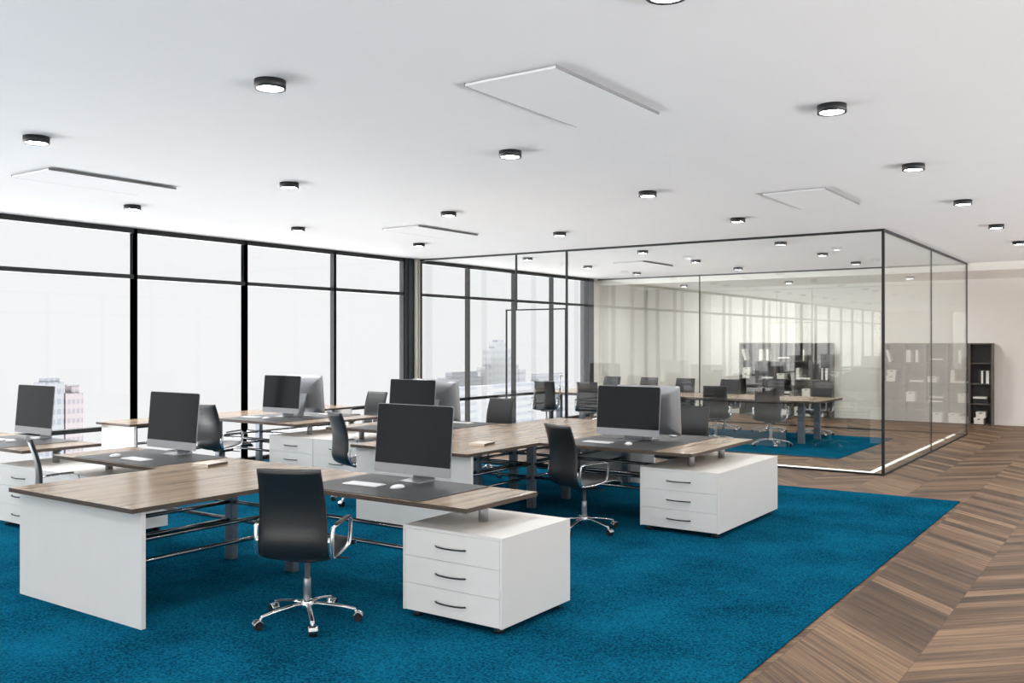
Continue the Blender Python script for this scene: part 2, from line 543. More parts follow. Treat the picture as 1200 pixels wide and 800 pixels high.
B('chrome').tube([(.50, -.05, .85), (.50, -.05, 1.25)], .012).cyl((.50, -.05, .9), (.50, 0, .9), .008).cyl((.50, -.05, 1.2), (.50, 0, 1.2), .008).build('door_handle', dr)
# bright floor profile just inside the glass
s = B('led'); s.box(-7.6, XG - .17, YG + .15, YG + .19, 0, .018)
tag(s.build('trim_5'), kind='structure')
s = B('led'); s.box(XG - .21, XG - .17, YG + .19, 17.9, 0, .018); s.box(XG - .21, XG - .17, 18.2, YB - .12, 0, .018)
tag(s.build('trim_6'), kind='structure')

# carpets
tag(B('carpet').box(-10.74, -1.76, -4.2, 11.06, .0, .012, .004, 1).build('office_carpet'), 'large teal blue carpet under the desks on the plank floor', 'carpet')
tag(B('carpet').box(-10.5, -3.89, 14.07, 17.55, .0, .012, .004, 1).build('meeting_carpet'), 'teal blue carpet under the long table inside the glass room', 'carpet')

# ------------------------------------------------------------------ ceiling fittings
def make_lamp(diff='lamp'):
    r = thing('ceiling_lamp', '', 'lamp')
    R_ = .088
    h = B('black')
    h.lathe([(R_ - .016, -.046), (R_ - .010, -.0495), (R_, -.0495), (R_, 0.0), (0.0, 0.0)], 40)
    h.lathe([(R_ - .016, -.046), (R_ - .016, -.026), (0, -.026)], 40)
    h.build('housing', r)
    B(diff).lathe([(0, -.038), (R_ - .0165, -.038), (R_ - .0165, -.030), (0, -.030)], 40).build('diffuser', r)
    return r
lamp0 = make_lamp()
LX = {-9.08: 'row nearest the windows', -6.6: 'second row from the windows', -4.1: 'third row from the windows', -1.66: 'fourth row from the windows', .8: 'fifth row from the windows', 3.25: 'sixth row from the windows'}
LY = [-5.96, -3.595, -1.23, 1.135, 3.5, 5.86, 8.21, 10.59, 13.04, 15.39, 17.75]
ORD = ['first', 'second', 'third', 'fourth', 'fifth', 'sixth', 'seventh', 'eighth', 'ninth', 'tenth', 'eleventh']
used = False
def put_lamp(x, y, label, group, z=H):
    global used
    if not used:
        used = True; lamp0.location = (x, y, z); lamp0['label'] = label; lamp0['group'] = group
    else:
        dup(lamp0, (x, y, z), 0, label, group)
for x in LX:
    for j, y in enumerate(LY):
        if x < -2.5 and y > 12.0: continue
        start = 5 if x == -9.08 else 4
        if x < 0 and j >= start:
            n = j - start
            total = len([t for t in LY[start:] if not (x < -2.5 and t > 12)])
            w_ = 'nearest the camera' if n == 0 else 'farthest from the camera' if n == total - 1 else '%s from the camera' % ORD[n]
            put_lamp(x, y, 'black lit downlight, %s, %s' % (LX[x], w_), 'office ceiling downlights')
        else:
            put_lamp(x, y, 'black lit downlight added on the office ceiling outside the view', 'downlights out of view')
for x, lx in ((-9.06, 'window-side row'), (-6.82, 'middle row'), (-4.56, 'row nearest the side glass')):
    for y, ly in ((13.48, 'by the front glass'), (15.57, 'over the table'), (17.63, 'by the rear glass')):
        put_lamp(x, y, 'black round downlight inside the glass room, %s, %s' % (lx, ly), 'glass room downlights')

wash0 = make_lamp('lamp_bright')  # row added to brighten the far wall; only the side-glass one is seen
WL = [(-9.08, 'added at window side'), (-6.6, 'added at middle'), (-4.12, 'side-glass end'), (.8, ''), (3.25, '')]
for i, (x, lx) in enumerate(WL):
    o = wash0 if i == 0 else copy_tree(wash0)
    o.location = (x, 20.05, 3.07)
    o['label'] = 'black downlight under the low ceiling before the bookcases, ' + lx if lx else 'black lit downlight added on the office ceiling outside the view'
    o['group'] = 'bookcase downlights' if lx else 'downlights out of view'

def make_panel():
    r = thing('ceiling_panel', '', 'ceiling panel')
    B('ceiling').box(-.305, .305, -.615, .615, -.024, -.012).build('cover', r)
    e_ = B('shade_grey')  # grey strips paint the shaded sides of the cover
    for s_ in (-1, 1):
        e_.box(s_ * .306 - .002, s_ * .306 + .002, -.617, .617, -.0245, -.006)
    e_.build('shaded_edge', r)
    f = B('ceiling'); f.box(-.27, .27, -.58, .58, -.012, 0)
    f.build('rim', r)
    return r
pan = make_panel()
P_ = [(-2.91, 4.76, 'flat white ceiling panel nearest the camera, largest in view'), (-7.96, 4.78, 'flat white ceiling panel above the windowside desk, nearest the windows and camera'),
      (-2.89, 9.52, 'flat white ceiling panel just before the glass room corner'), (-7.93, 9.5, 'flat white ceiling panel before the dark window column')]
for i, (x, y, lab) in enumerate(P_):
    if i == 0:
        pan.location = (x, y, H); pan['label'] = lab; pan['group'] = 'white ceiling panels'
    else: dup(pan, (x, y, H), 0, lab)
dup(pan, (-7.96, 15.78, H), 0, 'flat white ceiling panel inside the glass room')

# ------------------------------------------------------------------ desks
PX = -5.12                         # shift to the row by the windows
def rounded_top(poly, name, parent, z0=.722, z1=.75):
    """wood sheet: pale top, darker edge band"""
    m = MB().mat(M['wood'])
    fs = m.prism(poly, z0, z1)
    m.mat(M['edge'])
    for f in fs[2:]: f.material_index = m.cur
    return m.build(name, parent)

def rect(x0, x1, y0, y1): return [(x0, y0), (x1, y0), (x1, y1), (x0, y1)]

def leg(parent, x, y, z1=.722):
    B('steel').box(x - .045, x + .045, y - .03, y + .03, .012, z1, .004, 1).build('leg', parent)

def rail(parent, p0, p1):
    B('rail').cyl(p0, p1, .0155, seg=14).build('rail', parent)

def make_desk(label, ox, spine, wings, single, panels, cab_y):
    """spine runs away from the window wall side, wings leave it to either side"""
    x0, x1, y0, y1 = spine
    r = thing('workstation_desk', label, 'desk', (ox, y0, 0))
    # all points below are relative to the thing's own base
    def L(x, y): return (x - ox, y - y0)
    def poly(a, b, c, d): return [L(*p) for p in rect(a, b, c, d)]
    rounded_top(poly(x0, x1, y0, y1), 'tabletop', r)
    for (a, b, c, d) in wings:
        rounded_top(poly(a, b, c, d), 'wing_top', r)
    for yp in panels:
        q = L(0, yp)[1]
        B('white').box(x0 + .012 - ox, x1 - .012 - ox, q - .016, q + .016, .012, .722, .0015, 1).build('end_panel', r)
    return r, L

# geometry of one bank
SX0, SX1 = -6.45, -5.01
def bank(label, ox, double, half, y_front):
    y_w0 = y_front + 1.15           # front edge of the wings
    wd = 1.53 if double else .775
    y_w1 = y_w0 + wd
    y_end = y_front + 2 * 1.15 + wd if double else y_w1
    sx0 = (SX0 + SX1) / 2 if half else SX0
    wings = [(SX1 + .001, -3.385, y_w0, y_w1)]
    if not half: wings.append((-7.99, SX0 - .001, y_w0, y_w1))
    x0, x1 = sx0 + ox, SX1 + ox
    wings = [(a + ox, b + ox, c, d) for a, b, c, d in wings]
    panels = [y_front + .085] + ([y_end - .085] if double else [])
    r, L = make_desk(label, (x0 + x1) / 2, (x0, x1, y_front, y_end), wings, not double, panels, 0)
    cx = (x0 + x1) / 2
    legx = [x - cx for x in ((-5.375 + ox, -6.085 + ox) if not half else (-5.375 + ox,))]
    cy = [y_w0 + .42] if not double else [y_w0 + .42, y_w1 - .42]
    ends = [y_front + .10, cy[0]]
    for x in legx:
        for y in cy: leg(r, x, y - y_front)
        leg(r, x, .16)
        if double: leg(r, x, y_end - .16 - y_front)
        for z in (.47, .33):
            rail(r, (x, .10, z), (x, (cy[-1] if not double else y_end - .1) - y_front, z))
    for y in cy:
        for z in (.47, .33):
            lo = min(legx) if not half else legx[0] - .25
            a = -7.497 + ox - cx if not half else lo
            b = -3.933 + ox - cx
            rail(r, (a, y - y_front, z), (b, y - y_front, z))
    # slim dark bearers right under the sheets
    bm = B('black')
    for x in legx: bm.box(x - .02, x + .02, .10, y_end - y_front - .10, .698, .722)
    for a, b, c, d in wings:
        for y in cy: bm.box(a + .12 - cx, b - .12 - cx, y - y_front - .02, y - y_front + .02, .698, .7215)
    bm.build('bearer', r)
    # round stand-offs carrying the wing ends on the cabinets
    py = [y_w0 + .42] if not double else [y_w0 + .40, y_w1 - .40]
    for y in py:
        for xx in ([-3.57] if half else [-3.57, -7.80]):
            B('alu').cyl((xx + ox - cx, y - y_front, .590), (xx + ox - cx, y - y_front, .722), .032, seg=24).build('standoff', r)
    return r, y_w0, y_w1

deskA, ya0, ya1 = bank('T-shaped wooden desk nearest the camera with a broad white end panel', 0, False, False, 3.23)
deskB, yb0, yb1 = bank('large cross-shaped wooden desk behind the nearest one, before the glass room', 0, True, False, 6.50)
deskC, _, _ = bank('wooden desk cut by the frame edge beside the windows, one screen on it', PX, False, True, 3.23)
deskD, _, _ = bank('wooden desk against the windows with two screens back to back', PX, True, True, 6.50)

# ------------------------------------------------------------------ drawer cabinets
def make_cabinet(name, depth, label, loc, both):
    r = thing(name, label, 'cabinet', loc)
    w_, z0, z1 = .772, .055, .590
    hw = w_ / 2
    b = B('white')
    b.box(-hw, -hw + .016, 0, depth, z0, z1, .001, 1)
    b.box(hw - .016, hw, 0, depth, z0, z1, .001, 1)
    b.box(-hw + .016, hw - .016, 0.002, depth - .002, z1 - .018, z1)
    b.box(-hw + .016, hw - .016, .02, depth - .02, z0, z0 + .016)
    b.box(-hw + .016, hw - .016, depth / 2 - .01, depth / 2 + .01, z0, z1 - .018)
    if not both: b.box(-hw + .016, hw - .016, depth - .018, depth - .002, z0, z1 - .018)
    b.build('carcass', r)
    for x in (-hw + .07, hw - .07):
        for y in (.07, depth - .07):
            B('black').lathe([(0, .012), (.03, .012), (.03, .030), (.022, .036), (.022, z0), (0, z0)], 18, (x, y, 0)).build('foot', r)
    hgt = (z1 - .019 - z0 - .002) / 3
    for side in ((1, -1) if both else (1,)):
        for i in range(3):
            a = z0 + .002 + i * hgt
            y_f, y_b = (.0, .016) if side == 1 else (depth, depth - .016)
            d = B('white')
            d.box(-hw + .0175, hw - .0175, min(y_f, y_b), max(y_f, y_b), a + .0012, a + hgt - .0012, .001, 1)
            dr_ = d.build('drawer', r)
            zc = a + hgt * .50
            pts = []
            for k in range(13):
                t = k / 12
                x = (-.118 + .236 * t) + .0
                out = .032 * math.sin(PI * t) ** .6 if 0 < t < 1 else 0
                pts.append((x, y_f - side * (out + .001), zc))
            h = B('black').tube(pts, .0055, .0055, 8)
            h.build('handle', dr_)
    return r
cabA = make_cabinet('drawer_cabinet', .77, 'white cabinet nearest the camera, its top carrying the front desk end', (-3.545, 4.43, 0), False)
cabB = make_cabinet('drawer_cabinet', 1.53, 'long white cabinet with three drawers beside the bare wooden floor edge, before the glass room', (-3.545, 7.715, 0), True)
dup(cabA, (-7.885, 4.43, 0), 0, 'white cabinet just behind the nearest end panel, carrying the window-side wing end')
dup(cabA, (-8.665, 4.43, 0), 0, 'white drawer cabinet cut by the nearest desk panel, under the windowside screen')
dup(cabB, (-7.885, 7.715, 0), 0, 'long white cabinet behind the grey chair, its fellow to the window side')
dup(cabB, (-8.665, 7.715, 0), 0, 'long white cabinet under the back-to-back screens next to the windows')

# ------------------------------------------------------------------ desk equipment
def make_mat():
    m = B('mat'); m.box(-.55, .55, -.37, .37, 0, .004, .0015, 1)
    return m.build('desk_mat')
MZ = .7505
mat0 = tag(make_mat(), 'charcoal desk mat on the nearest desk under the largest screen', 'desk mat'); mat0.location = (-4.32, 4.77, MZ)
def put(o, loc, rz, label): return dup(o, loc, rz, label)
put(mat0, (-7.12, 4.77, MZ), 0, 'charcoal desk mat on the window-side wing of the nearest desk')
put(mat0, (-4.32, 8.035, MZ), 0, 'charcoal desk mat on the middle desk in front of its walkway-side screen')
put(mat0, (-4.32, 8.785, MZ), 0, 'charcoal desk mat behind the walkway-side screen on the middle desk')
put(mat0, (-7.14, 8.035, MZ), 0, 'charcoal desk mat hidden behind the largest screen, on the middle desk')
put(mat0, (-7.14, 8.785, MZ), 0, 'charcoal desk mat on the far side of the middle desk, window-side wing')
put(mat0, (-4.32 + PX, 4.77, MZ), 0, 'charcoal desk mat on the frame-edge desk by the windows')
put(mat0, (-4.32 + PX, 8.035, MZ), 0, 'charcoal desk mat on the window desk with two screens, near side')
put(mat0, (-4.32 + PX, 8.785, MZ), 0, 'charcoal desk mat on the window desk with two screens, far side')

def rrect(w_, h_, r_, seg=5):
    pts = []
    for cx, cy, a0 in ((w_ / 2 - r_, h_ / 2 - r_, 0), (-w_ / 2 + r_, h_ / 2 - r_, 90), (-w_ / 2 + r_, -h_ / 2 + r_, 180), (w_ / 2 - r_, -h_ / 2 + r_, 270)):
        for k in range(seg + 1):
            a = math.radians(a0 + 90 * k / seg)
            pts.append((cx + r_ * math.cos(a), cy + r_ * math.sin(a)))
    return pts

def make_monitor():
    r = thing('desktop_monitor', '', 'monitor')
    W_, HH = .705, .495
    tilt = math.radians(-5)
    piv = Vector((0, -.045, .30))
    def T(x, y, z):
        # local panel frame: x across, y depth (front negative), z up from the panel's centre
        yy = y * math.cos(tilt) - z * math.sin(tilt) * -1 * -1
        return piv + Vector((x, y * math.cos(tilt) - z * math.sin(tilt), z * math.cos(tilt) + y * math.sin(tilt)))
    out = rrect(W_, HH, .018)
    hb = MB().mat(M['alu'])
    layers = [(0.0, 1.0, 0), (.006, 1.0, 0), (.022, .93, 0), (.040, .62, 1), (.048, .30, 1)]
    rings = []
    for d, s_, _ in layers:
        rings.append([hb.bm.verts.new(T(x * s_, d, z * s_)) for x, z in out])
    n = len(out)
    for a, b in zip(rings, rings[1:]):
        for k in range(n):
            f = hb.bm.faces.new((a[k], a[(k + 1) % n], b[(k + 1) % n], b[k])); f.smooth = True
    f = hb.bm.faces.new(rings[0]); f = hb.bm.faces.new(rings[-1])
    hb.build('housing', r)
    sc = MB().mat(M['screen'])
    y_s = -.0022
    zt_, zb = HH / 2 - .004, -HH / 2 + .068
    loop = [(-W_ / 2 + .004, zb), (W_ / 2 - .004, zb), (W_ / 2 - .004, zt_ - .014), (W_ / 2 - .009, zt_ - .004), (W_ / 2 - .018, zt_), (-W_ / 2 + .018, zt_), (-W_ / 2 + .009, zt_ - .004), (-W_ / 2 + .004, zt_ - .014)]
    fr = [sc.bm.verts.new(T(x, y_s, z)) for x, z in loop]
    bk = [sc.bm.verts.new(T(x, -.0002, z)) for x, z in loop]
    sc.bm.faces.new(fr); sc.bm.faces.new(list(reversed(bk)))
    for k in range(len(loop)):
        sc.bm.faces.new((fr[k], fr[(k + 1) % len(loop)], bk[(k + 1) % len(loop)], bk[k]))
    sc.build('screen', r)
    st = B('alu')
    # bent sheet: flat foot, upright neck up to the housing's back
    prof = [(-.085, .0), (.085, .0), (.090, .006), (.050, .20), (.018, .30), (.006, .30), (.034, .19), (.068, .012), (-.085, .006)]
    hw = .095
    a = [st.bm.verts.new((-hw, y, z)) for y, z in prof]; b = [st.bm.verts.new((hw, y, z)) for y, z in prof]
    st.bm.faces.new(a); st.bm.faces.new(list(reversed(b)))
    for k in range(len(prof)):
        st.bm.faces.new((a[k], b[k], b[(k + 1) % len(prof)], a[(k + 1) % len(prof)]))
    st.build('stand', r)
    return r
mon = make_monitor()
ZD = .7548
mon.location = (-4.33, 5.03, ZD); mon['label'] = 'largest dark screen in view, on the nearest desk above the front cabinet'
put(mon, (-7.12, 5.03, ZD), 0, 'dark screen on the window-side wing of the nearest desk, before a grey chair')
put(mon, (-4.36, 8.335, ZD), 0, 'dark screen on the middle desk facing the camera above the long cabinet')
put(mon, (-4.27, 8.535, ZD), PI, 'silver-backed screen just behind the screen above the long cabinet')
put(mon, (-7.22, 8.335, ZD), 0, 'dark screen just above and behind the largest screen')
put(mon, (-7.08, 8.535, ZD), PI, 'silver-backed screen behind the largest screen, window side of the middle desk')
put(mon, (-9.44, 5.03, ZD), 0, 'dark screen nearest the frame edge, before a pale tower outside')
put(mon, (-9.49, 8.335, ZD), 0, 'dark screen on the window desk beside a window bar')
put(mon, (-9.35, 8.535, ZD), PI, 'silver-backed screen on the window desk, back to back with another')

def make_keyboard():
    r = thing('keyboard', '', 'keyboard')
    m = B('plastic'); m.box(-.15, .15, -.062, .062, 0, .006, .003, 2); m.build('body', r)
    k = B('plastic')
    for j in range(5):
        n = 13 if j else 7
        for i in range(n):
            x0 = -.143 + i * .286 / n
            k.box(x0 + .0012, x0 + .286 / n - .0012, -.054 + j * .0218, -.054 + j * .0218 + .019, .006, .0085)
    tag(k.build('key_block', r), kind='stuff')
    return r
def make_mouse():
    m = B('plastic')
    m.lathe([(.0, .0), (.030, .0), (.0335, .006), (.031, .015), (.022, .023), (.010, .0265), (0, .027)], 28)
    for v in m.bm.verts:
        v.co.y *= 1.75
    return m.build('computer_mouse')
kb = make_keyboard()
kb.location = (-4.535, 4.705, ZD); kb.rotation_euler = (0, 0, 0.06); kb['label'] = 'white keyboard nearest the camera, before the largest screen'
put(kb, (-7.08, 4.61, ZD), -.03, 'white keyboard on the window-side wing of the nearest desk')
put(kb, (-4.53, 7.99, ZD), -.03, 'white keyboard before the screen above the long cabinet')
put(kb, (-6.98, 8.93, ZD), PI, 'white keyboard behind the silver-backed screen, window side of the middle desk')
put(kb, (-9.67, 4.72, ZD), 0.05, 'white keyboard on the frame-edge desk by the windows')
put(kb, (-9.77, 8.03, ZD), 0, 'white keyboard before the window desk screen, below the window bar')
put(kb, (-9.27, 8.93, ZD), PI, 'white keyboard behind the silver-backed screen on the window desk')
ms = tag(make_mouse(), 'white mouse on the dark mat before the largest screen', 'mouse'); ms.location = (-4.225, 4.705, ZD); ms.rotation_euler = (0, 0, -.2)
put(ms, (-7.38, 4.60, ZD), .1, 'white mouse on the window-side wing of the nearest desk')
put(ms, (-4.18, 7.96, ZD), .1, 'white mouse before the screen above the long cabinet')
put(ms, (-4.17, 8.95, ZD), 0, 'white mouse behind the screen above the long cabinet, by the chair')
put(ms, (-9.42, 7.98, ZD), 0, 'white mouse before the window desk screen, under its stand')
put(ms, (-9.34, 4.70, ZD), 0, 'white mouse on the frame-edge desk by the windows')

def make_book():
    r = thing('notebook', '', 'notebook')
    B('paper').box(-.083, .086, -.108, .108, .003, .018).build('pages', r)
    c_ = B('paper'); c_.box(-.088, .088, -.112, .112, .018, .021, .001, 1); c_.box(-.088, .088, -.112, .112, 0, .003, .001, 1)
    c_.mat(M['edge']).box(.086, .0895, -.112, .112, .001, .0200)
    c_.build('cover', r)
    return r
bk = make_book()
bk.location = (-6.30, 4.755, .7502); bk.rotation_euler = (0, 0, .18); bk['label'] = 'cream closed notebook on the bare wood of the nearest desk'
put(bk, (-5.385, 7.21, .7502), .18, 'cream closed notebook at the front corner of the middle desk')

# ------------------------------------------------------------------ chairs
def smooth_path(pts, n):
    """Catmull-Rom through the points"""
    P = [Vector(p) for p in pts]
    P = [P[0] * 2 - P[1]] + P + [P[-1] * 2 - P[-2]]
    out = []
    segs = len(P) - 3
    for i in range(n + 1):
        u = i / n * segs
        k = min(int(u), segs - 1); t = u - k
        a, b, c_, d = P[k:k + 4]
        out.append(.5 * ((2 * b) + (c_ - a) * t + (2 * a - 5 * b + 4 * c_ - d) * t * t + (3 * b - a - 3 * c_ + d) * t ** 3))
    return out

def make_chair():
    """faces +Y; stands on its castors"""
    r = thing('office_chair', '', 'chair')
    back = [(0, -.175, .438), (0, -.225, .462), (0, -.247, .53), (0, -.240, .64), (0, -.246, .76), (0, -.272, .87), (0, -.312, .985)]
    seat = [(0, .265, .430), (0, .245, .462), (0, .15, .474), (0, .0, .458), (0, -.10, .446), (0, -.175, .438)]
    def sheet(path, w0, w1, th, dish, name, mk):
        pts = smooth_path(path, 26)
        m = B(mk)
        nx = 10
        top, bot = [], []
        n = len(pts)
        for i, p in enumerate(pts):
            t = (pts[min(i + 1, n - 1)] - pts[max(i - 1, 0)]).normalized()
            nrm = Vector((1, 0, 0)).cross(t)
            w_ = w0 + (w1 - w0) * i / (n - 1)
            ra, rb = [], []
            for j in range(nx + 1):
                s_ = -1 + 2 * j / nx
                e_ = abs(s_) ** 6
                off = nrm * (dish * (s_ * s_ - 1) * 1.0)
                ra.append(m.bm.verts.new(p + Vector((s_ * w_ / 2, 0, 0)) + off + nrm * th / 2 * (1 - .6 * e_)))
                rb.append(m.bm.verts.new(p + Vector((s_ * w_ / 2, 0, 0)) + off - nrm * th / 2 * (1 - .6 * e_)))
            top.append(ra); bot.append(rb)
        F = m.bm.faces.new
        for i in range(n - 1):
            for j in range(nx):
                f = F((top[i][j], top[i][j + 1], top[i + 1][j + 1], top[i + 1][j])); f.smooth = True
                f = F((bot[i][j + 1], bot[i][j], bot[i + 1][j], bot[i + 1][j + 1])); f.smooth = True
            F((top[i][0], top[i + 1][0], bot[i + 1][0], bot[i][0]))
            F((top[i + 1][nx], top[i][nx], bot[i][nx], bot[i + 1][nx]))
        for j in range(nx):
            F((top[0][j + 1], top[0][j], bot[0][j], bot[0][j + 1]))
            F((top[-1][j], top[-1][j + 1], bot[-1][j + 1], bot[-1][j]))
        # stitched ribs across the front of the sheet are part of its surface
        return m.build(name, r)
    sheet(back, .448, .392, .030, -.012, 'backrest', 'leather')
    sheet(seat, .445, .445, .034, .008, 'seat', 'leather')
    prof = smooth_path(seat + back[1:], 40)
    for s_ in (-1, 1):
        f = B('chrome')
        n = len(prof)
        prof_ = [p for p in prof if p.y > -.235 or p.z < .60]
        pts = [Vector((s_ * (.2245 - .020 * max(0, (p.z - .5) / .5)), p.y, p.z)) for p in prof_]
        f.tube(pts, .0035, .010, 8, up=(1, 0, 0))
        f.build('side_frame', r)
        # closed loop: rear upright, armrest bar, front bend, stay back to the seat
        arm = smooth_path([(s_ * .232, -.215, .445), (s_ * .236, -.232, .52), (s_ * .240, -.222, .618), (s_ * .246, -.195, .634), (s_ * .255, -.08, .645), (s_ * .258, .03, .648), (s_ * .258, .066, .632), (s_ * .256, .068, .58), (s_ * .252, .058, .50), (s_ * .246, .03, .470), (s_ * .236, -.10, .446), (s_ * .232, -.20, .442)], 55)
        a = B('chrome').tube(arm, .0055, .0135, 8, up=(1, 0, 0))
        ao = a.build('armrest', r)
        pad = B('armpad').tube([p + Vector((0, 0, .009)) for p in arm[16:26]], .017, .006, 8)
        pad.build('arm_pad', ao)
    t = B('black'); t.box(-.09, .09, -.10, .08, .385, .428, .012, 2); t.cyl((.05, .0, .40), (.26, .02, .395), .005, seg=8); t.build('tilt_mechanism', r)
    c_ = B('alu'); c_.lathe([(0, .115), (.024, .115), (.024, .265), (.021, .27), (.016, .272), (.016, .39), (0, .39)], 24); c_.build('column', r)
    hb = B('chrome'); hb.lathe([(0, .082), (.042, .082), (.046, .09), (.044, .125), (.034, .135), (0, .135)], 24); hb.build('hub', r)
    for k in range(5):
        a = math.radians(8 + 72 * k)
        dx, dy = math.cos(a), math.sin(a)
        l_ = B('chrome')
        pts = [(dx * q, dy * q, z) for q, z in ((.035, .112), (.12, .105), (.21, .092), (.285, .076), (.300, .070))]
        n = len(pts)
        l_.tube(pts, .015, .011, 10)
        lo = l_.build('base_leg', r)
        ca = B('rubber')
        cx, cy = dx * .300, dy * .300
        px, py = -dy, dx
        ox, oy = dx * .018, dy * .018
        for s_ in (-1, 1):
            ca.cyl((cx + ox + px * s_ * .007, cy + oy + py * s_ * .007, .024), (cx + ox + px * s_ * .023, cy + oy + py * s_ * .023, .024), .024, seg=18)
        ca.mat(M['chrome']).cyl((cx, cy, .045), (cx, cy, .072), .008, seg=10)
        # chrome hood over the wheels
        hood = smooth_path([(cx + ox - dx * .031, cy + oy - dy * .031, .026), (cx + ox - dx * .018, cy + oy - dy * .018, .050), (cx + ox, cy + oy, .059), (cx + ox + dx * .022, cy + oy + dy * .022, .048), (cx + ox + dx * .031, cy + oy + dy * .031, .032)], 10)
        ca.tube(hood, .029, .004, 10)
        ca.build('castor', lo)
    return r
chair = make_chair()
CZ = .012
d2r = math.radians
chair.location = (-4.34, 4.00, CZ); chair.rotation_euler = (0, 0, d2r(27)); chair['label'] = 'black office chair nearest the camera, its back to us at the front desk'
G1 = 'office chairs at the desks'
chair['group'] = G1
put(chair, (-7.13, 4.08, CZ), d2r(-24), 'office chair behind the nearest end panel, only its chrome back edge and seat showing')
put(chair, (-4.33, 7.38, CZ), d2r(-22), 'grey office chair turned sideways before the long cabinet of the middle desk')
put(chair, (-7.07, 7.29, CZ), d2r(-22), 'pale grey office chair seen edge-on between two desks, before white drawers')
put(chair, (-9.45, 7.34, CZ), d2r(4), 'dark office chair beside the screen on the nearest desk, before the windows')
put(chair, (-4.44, 9.78, CZ), PI, 'office chair facing us behind the screens above the long cabinet')
put(chair, (-7.15, 9.72, CZ), PI, 'office chair facing us across the middle desk, window side, before the glass wall')
put(chair, (-9.58, 9.92, CZ), PI, 'office chair facing us on the far side of the window desk')

# ------------------------------------------------------------------ glass room table and chairs
mt = thing('meeting_table', 'long wooden meeting table with dark legs inside the glass room', 'table', (-7.42, 16.2, 0))
rounded_top(rect(-2.80, 2.82, -.70, .70), 'tabletop', mt, .712, .75)
for x in (-2.4, 0, 2.45):
    for y in (-.45, .45):
        B('steel').box(x - .055, x + .055, y - .04, y + .04, .012, .712, .004, 1).build('leg', mt)
for y in (-.45, .45):
    B('black').box(-2.5, 2.5, y - .02, y + .02, .685, .7115).build('bearer', mt)
G2 = 'office chairs round the meeting table'
for x, rz, lab in ((-5.28, 6, 'nearest the glass corner'), (-6.25, 20, 'second from the glass corner'), (-8.74, 18, 'second from the windows'), (-9.72, 24, 'nearest the windows')):
    put(chair, (x, 15.12, CZ), d2r(rz), 'office chair back-on at the glass room table, ' + lab)['group'] = G2
for x, rz, lab in ((-5.19, -12, 'nearest the glass corner'), (-6.05, 0, 'second from the glass corner'), (-6.95, 0, 'third from the glass corner'), (-7.88, 5, 'third from the windows'), (-8.72, 0, 'second from the windows'), (-9.60, 0, 'nearest the windows')):
    put(chair, (x, 17.25, CZ), PI + d2r(rz), 'office chair facing us across the glass room table, ' + lab)['group'] = G2

# ------------------------------------------------------------------ bookcases
BW, BD, BH = .428, .34, 1.715
def make_bookcase():
    r = thing('bookcase', '', 'bookcase')
    m = B('shelf')
    m.box(-BW / 2, -BW / 2 + .022, -BD, 0, 0, BH); m.box(BW / 2 - .022, BW / 2, -BD, 0, 0, BH)
    m.box(-BW / 2 + .022, BW / 2 - .022, -BD, 0, BH - .025, BH)
    m.box(-BW / 2 + .022, BW / 2 - .022, -BD, 0, 0, .03)
    m.build('carcass', r)
    B('shelf_back').box(-BW / 2 + .022, BW / 2 - .022, -.012, 0, .03, BH - .025).build('back_panel', r)
    for z in SH[1:]:
        B('shelf').box(-BW / 2 + .022, BW / 2 - .022, -BD + .006, -.012, z - .022, z).build('shelf', r)
    return r
SH = [.03, .455, .875, 1.30]
YS = Y1 - .014
bc = make_bookcase()
COLN = ['first', 'second', 'third', 'fourth', 'fifth']
XS = {'side': -4.73, 'rear': -8.02}
WHERE = {'side': 'row seen through the side glass', 'rear': 'row behind the meeting table'}
first = True
for key, xs in XS.items():
    for i in range(5):
        x = xs + i * (BW + .001)
        lab = 'tall dark open bookcase, %s of the %s' % (COLN[i], WHERE[key])
        if key == 'side' and i == 4: lab = 'tall dark open bookcase standing clear of the glass, beside the bare wall'
        if first:
            bc.location = (x, YS, 0); bc['label'] = lab; bc['group'] = 'bookcases in the ' + WHERE[key]; first = False
        else:
            dup(bc, (x, YS, 0), 0, lab, 'bookcases in the ' + WHERE[key])

def make_box(h):
    r = thing('storage_box', '', 'box')
    b = B('box'); b.box(-.089, .089, -.14, .14, 0, h - .05, .002, 1); b.build('body', r)
    l_ = B('box'); l_.box(-.094, .094, -.146, .146, h - .05, h, .003, 1)
    lid = l_.build('lid', r)
    B('dark_binder').box(-.028, .028, -.1475, -.146, h - .034, h - .018).build('hand_slot', lid)
    return r
def make_binder(mk, w_, h_):
    r = thing('ring_binder', '', 'binder')
    c_ = B(mk)
    c_.box(-w_ / 2, -w_ / 2 + .003, -.14, .14, 0, h_, .001, 1); c_.box(w_ / 2 - .003, w_ / 2, -.14, .14, 0, h_, .001, 1)
    c_.box(-w_ / 2 + .003, w_ / 2 - .003, -.14, -.137, 0, h_)
    c_.build('cover', r)
    B('paper').box(-w_ / 2 + .004, w_ / 2 - .004, -.135, .13, .006, h_ - .02).build('pages', r)
    return r
box_s, box_b = make_box(.125), make_box(.20)
bw_wide, bw, bw_thin, bd = make_binder('binder', .088, .265), make_binder('binder', .055, .265), make_binder('binder', .035, .262), make_binder('dark_binder', .05, .262)
proto = {'s': box_s, 'b': box_b, 'W': bw_wide, 'w': bw, 't': bw_thin, 'd': bd}
started = set()
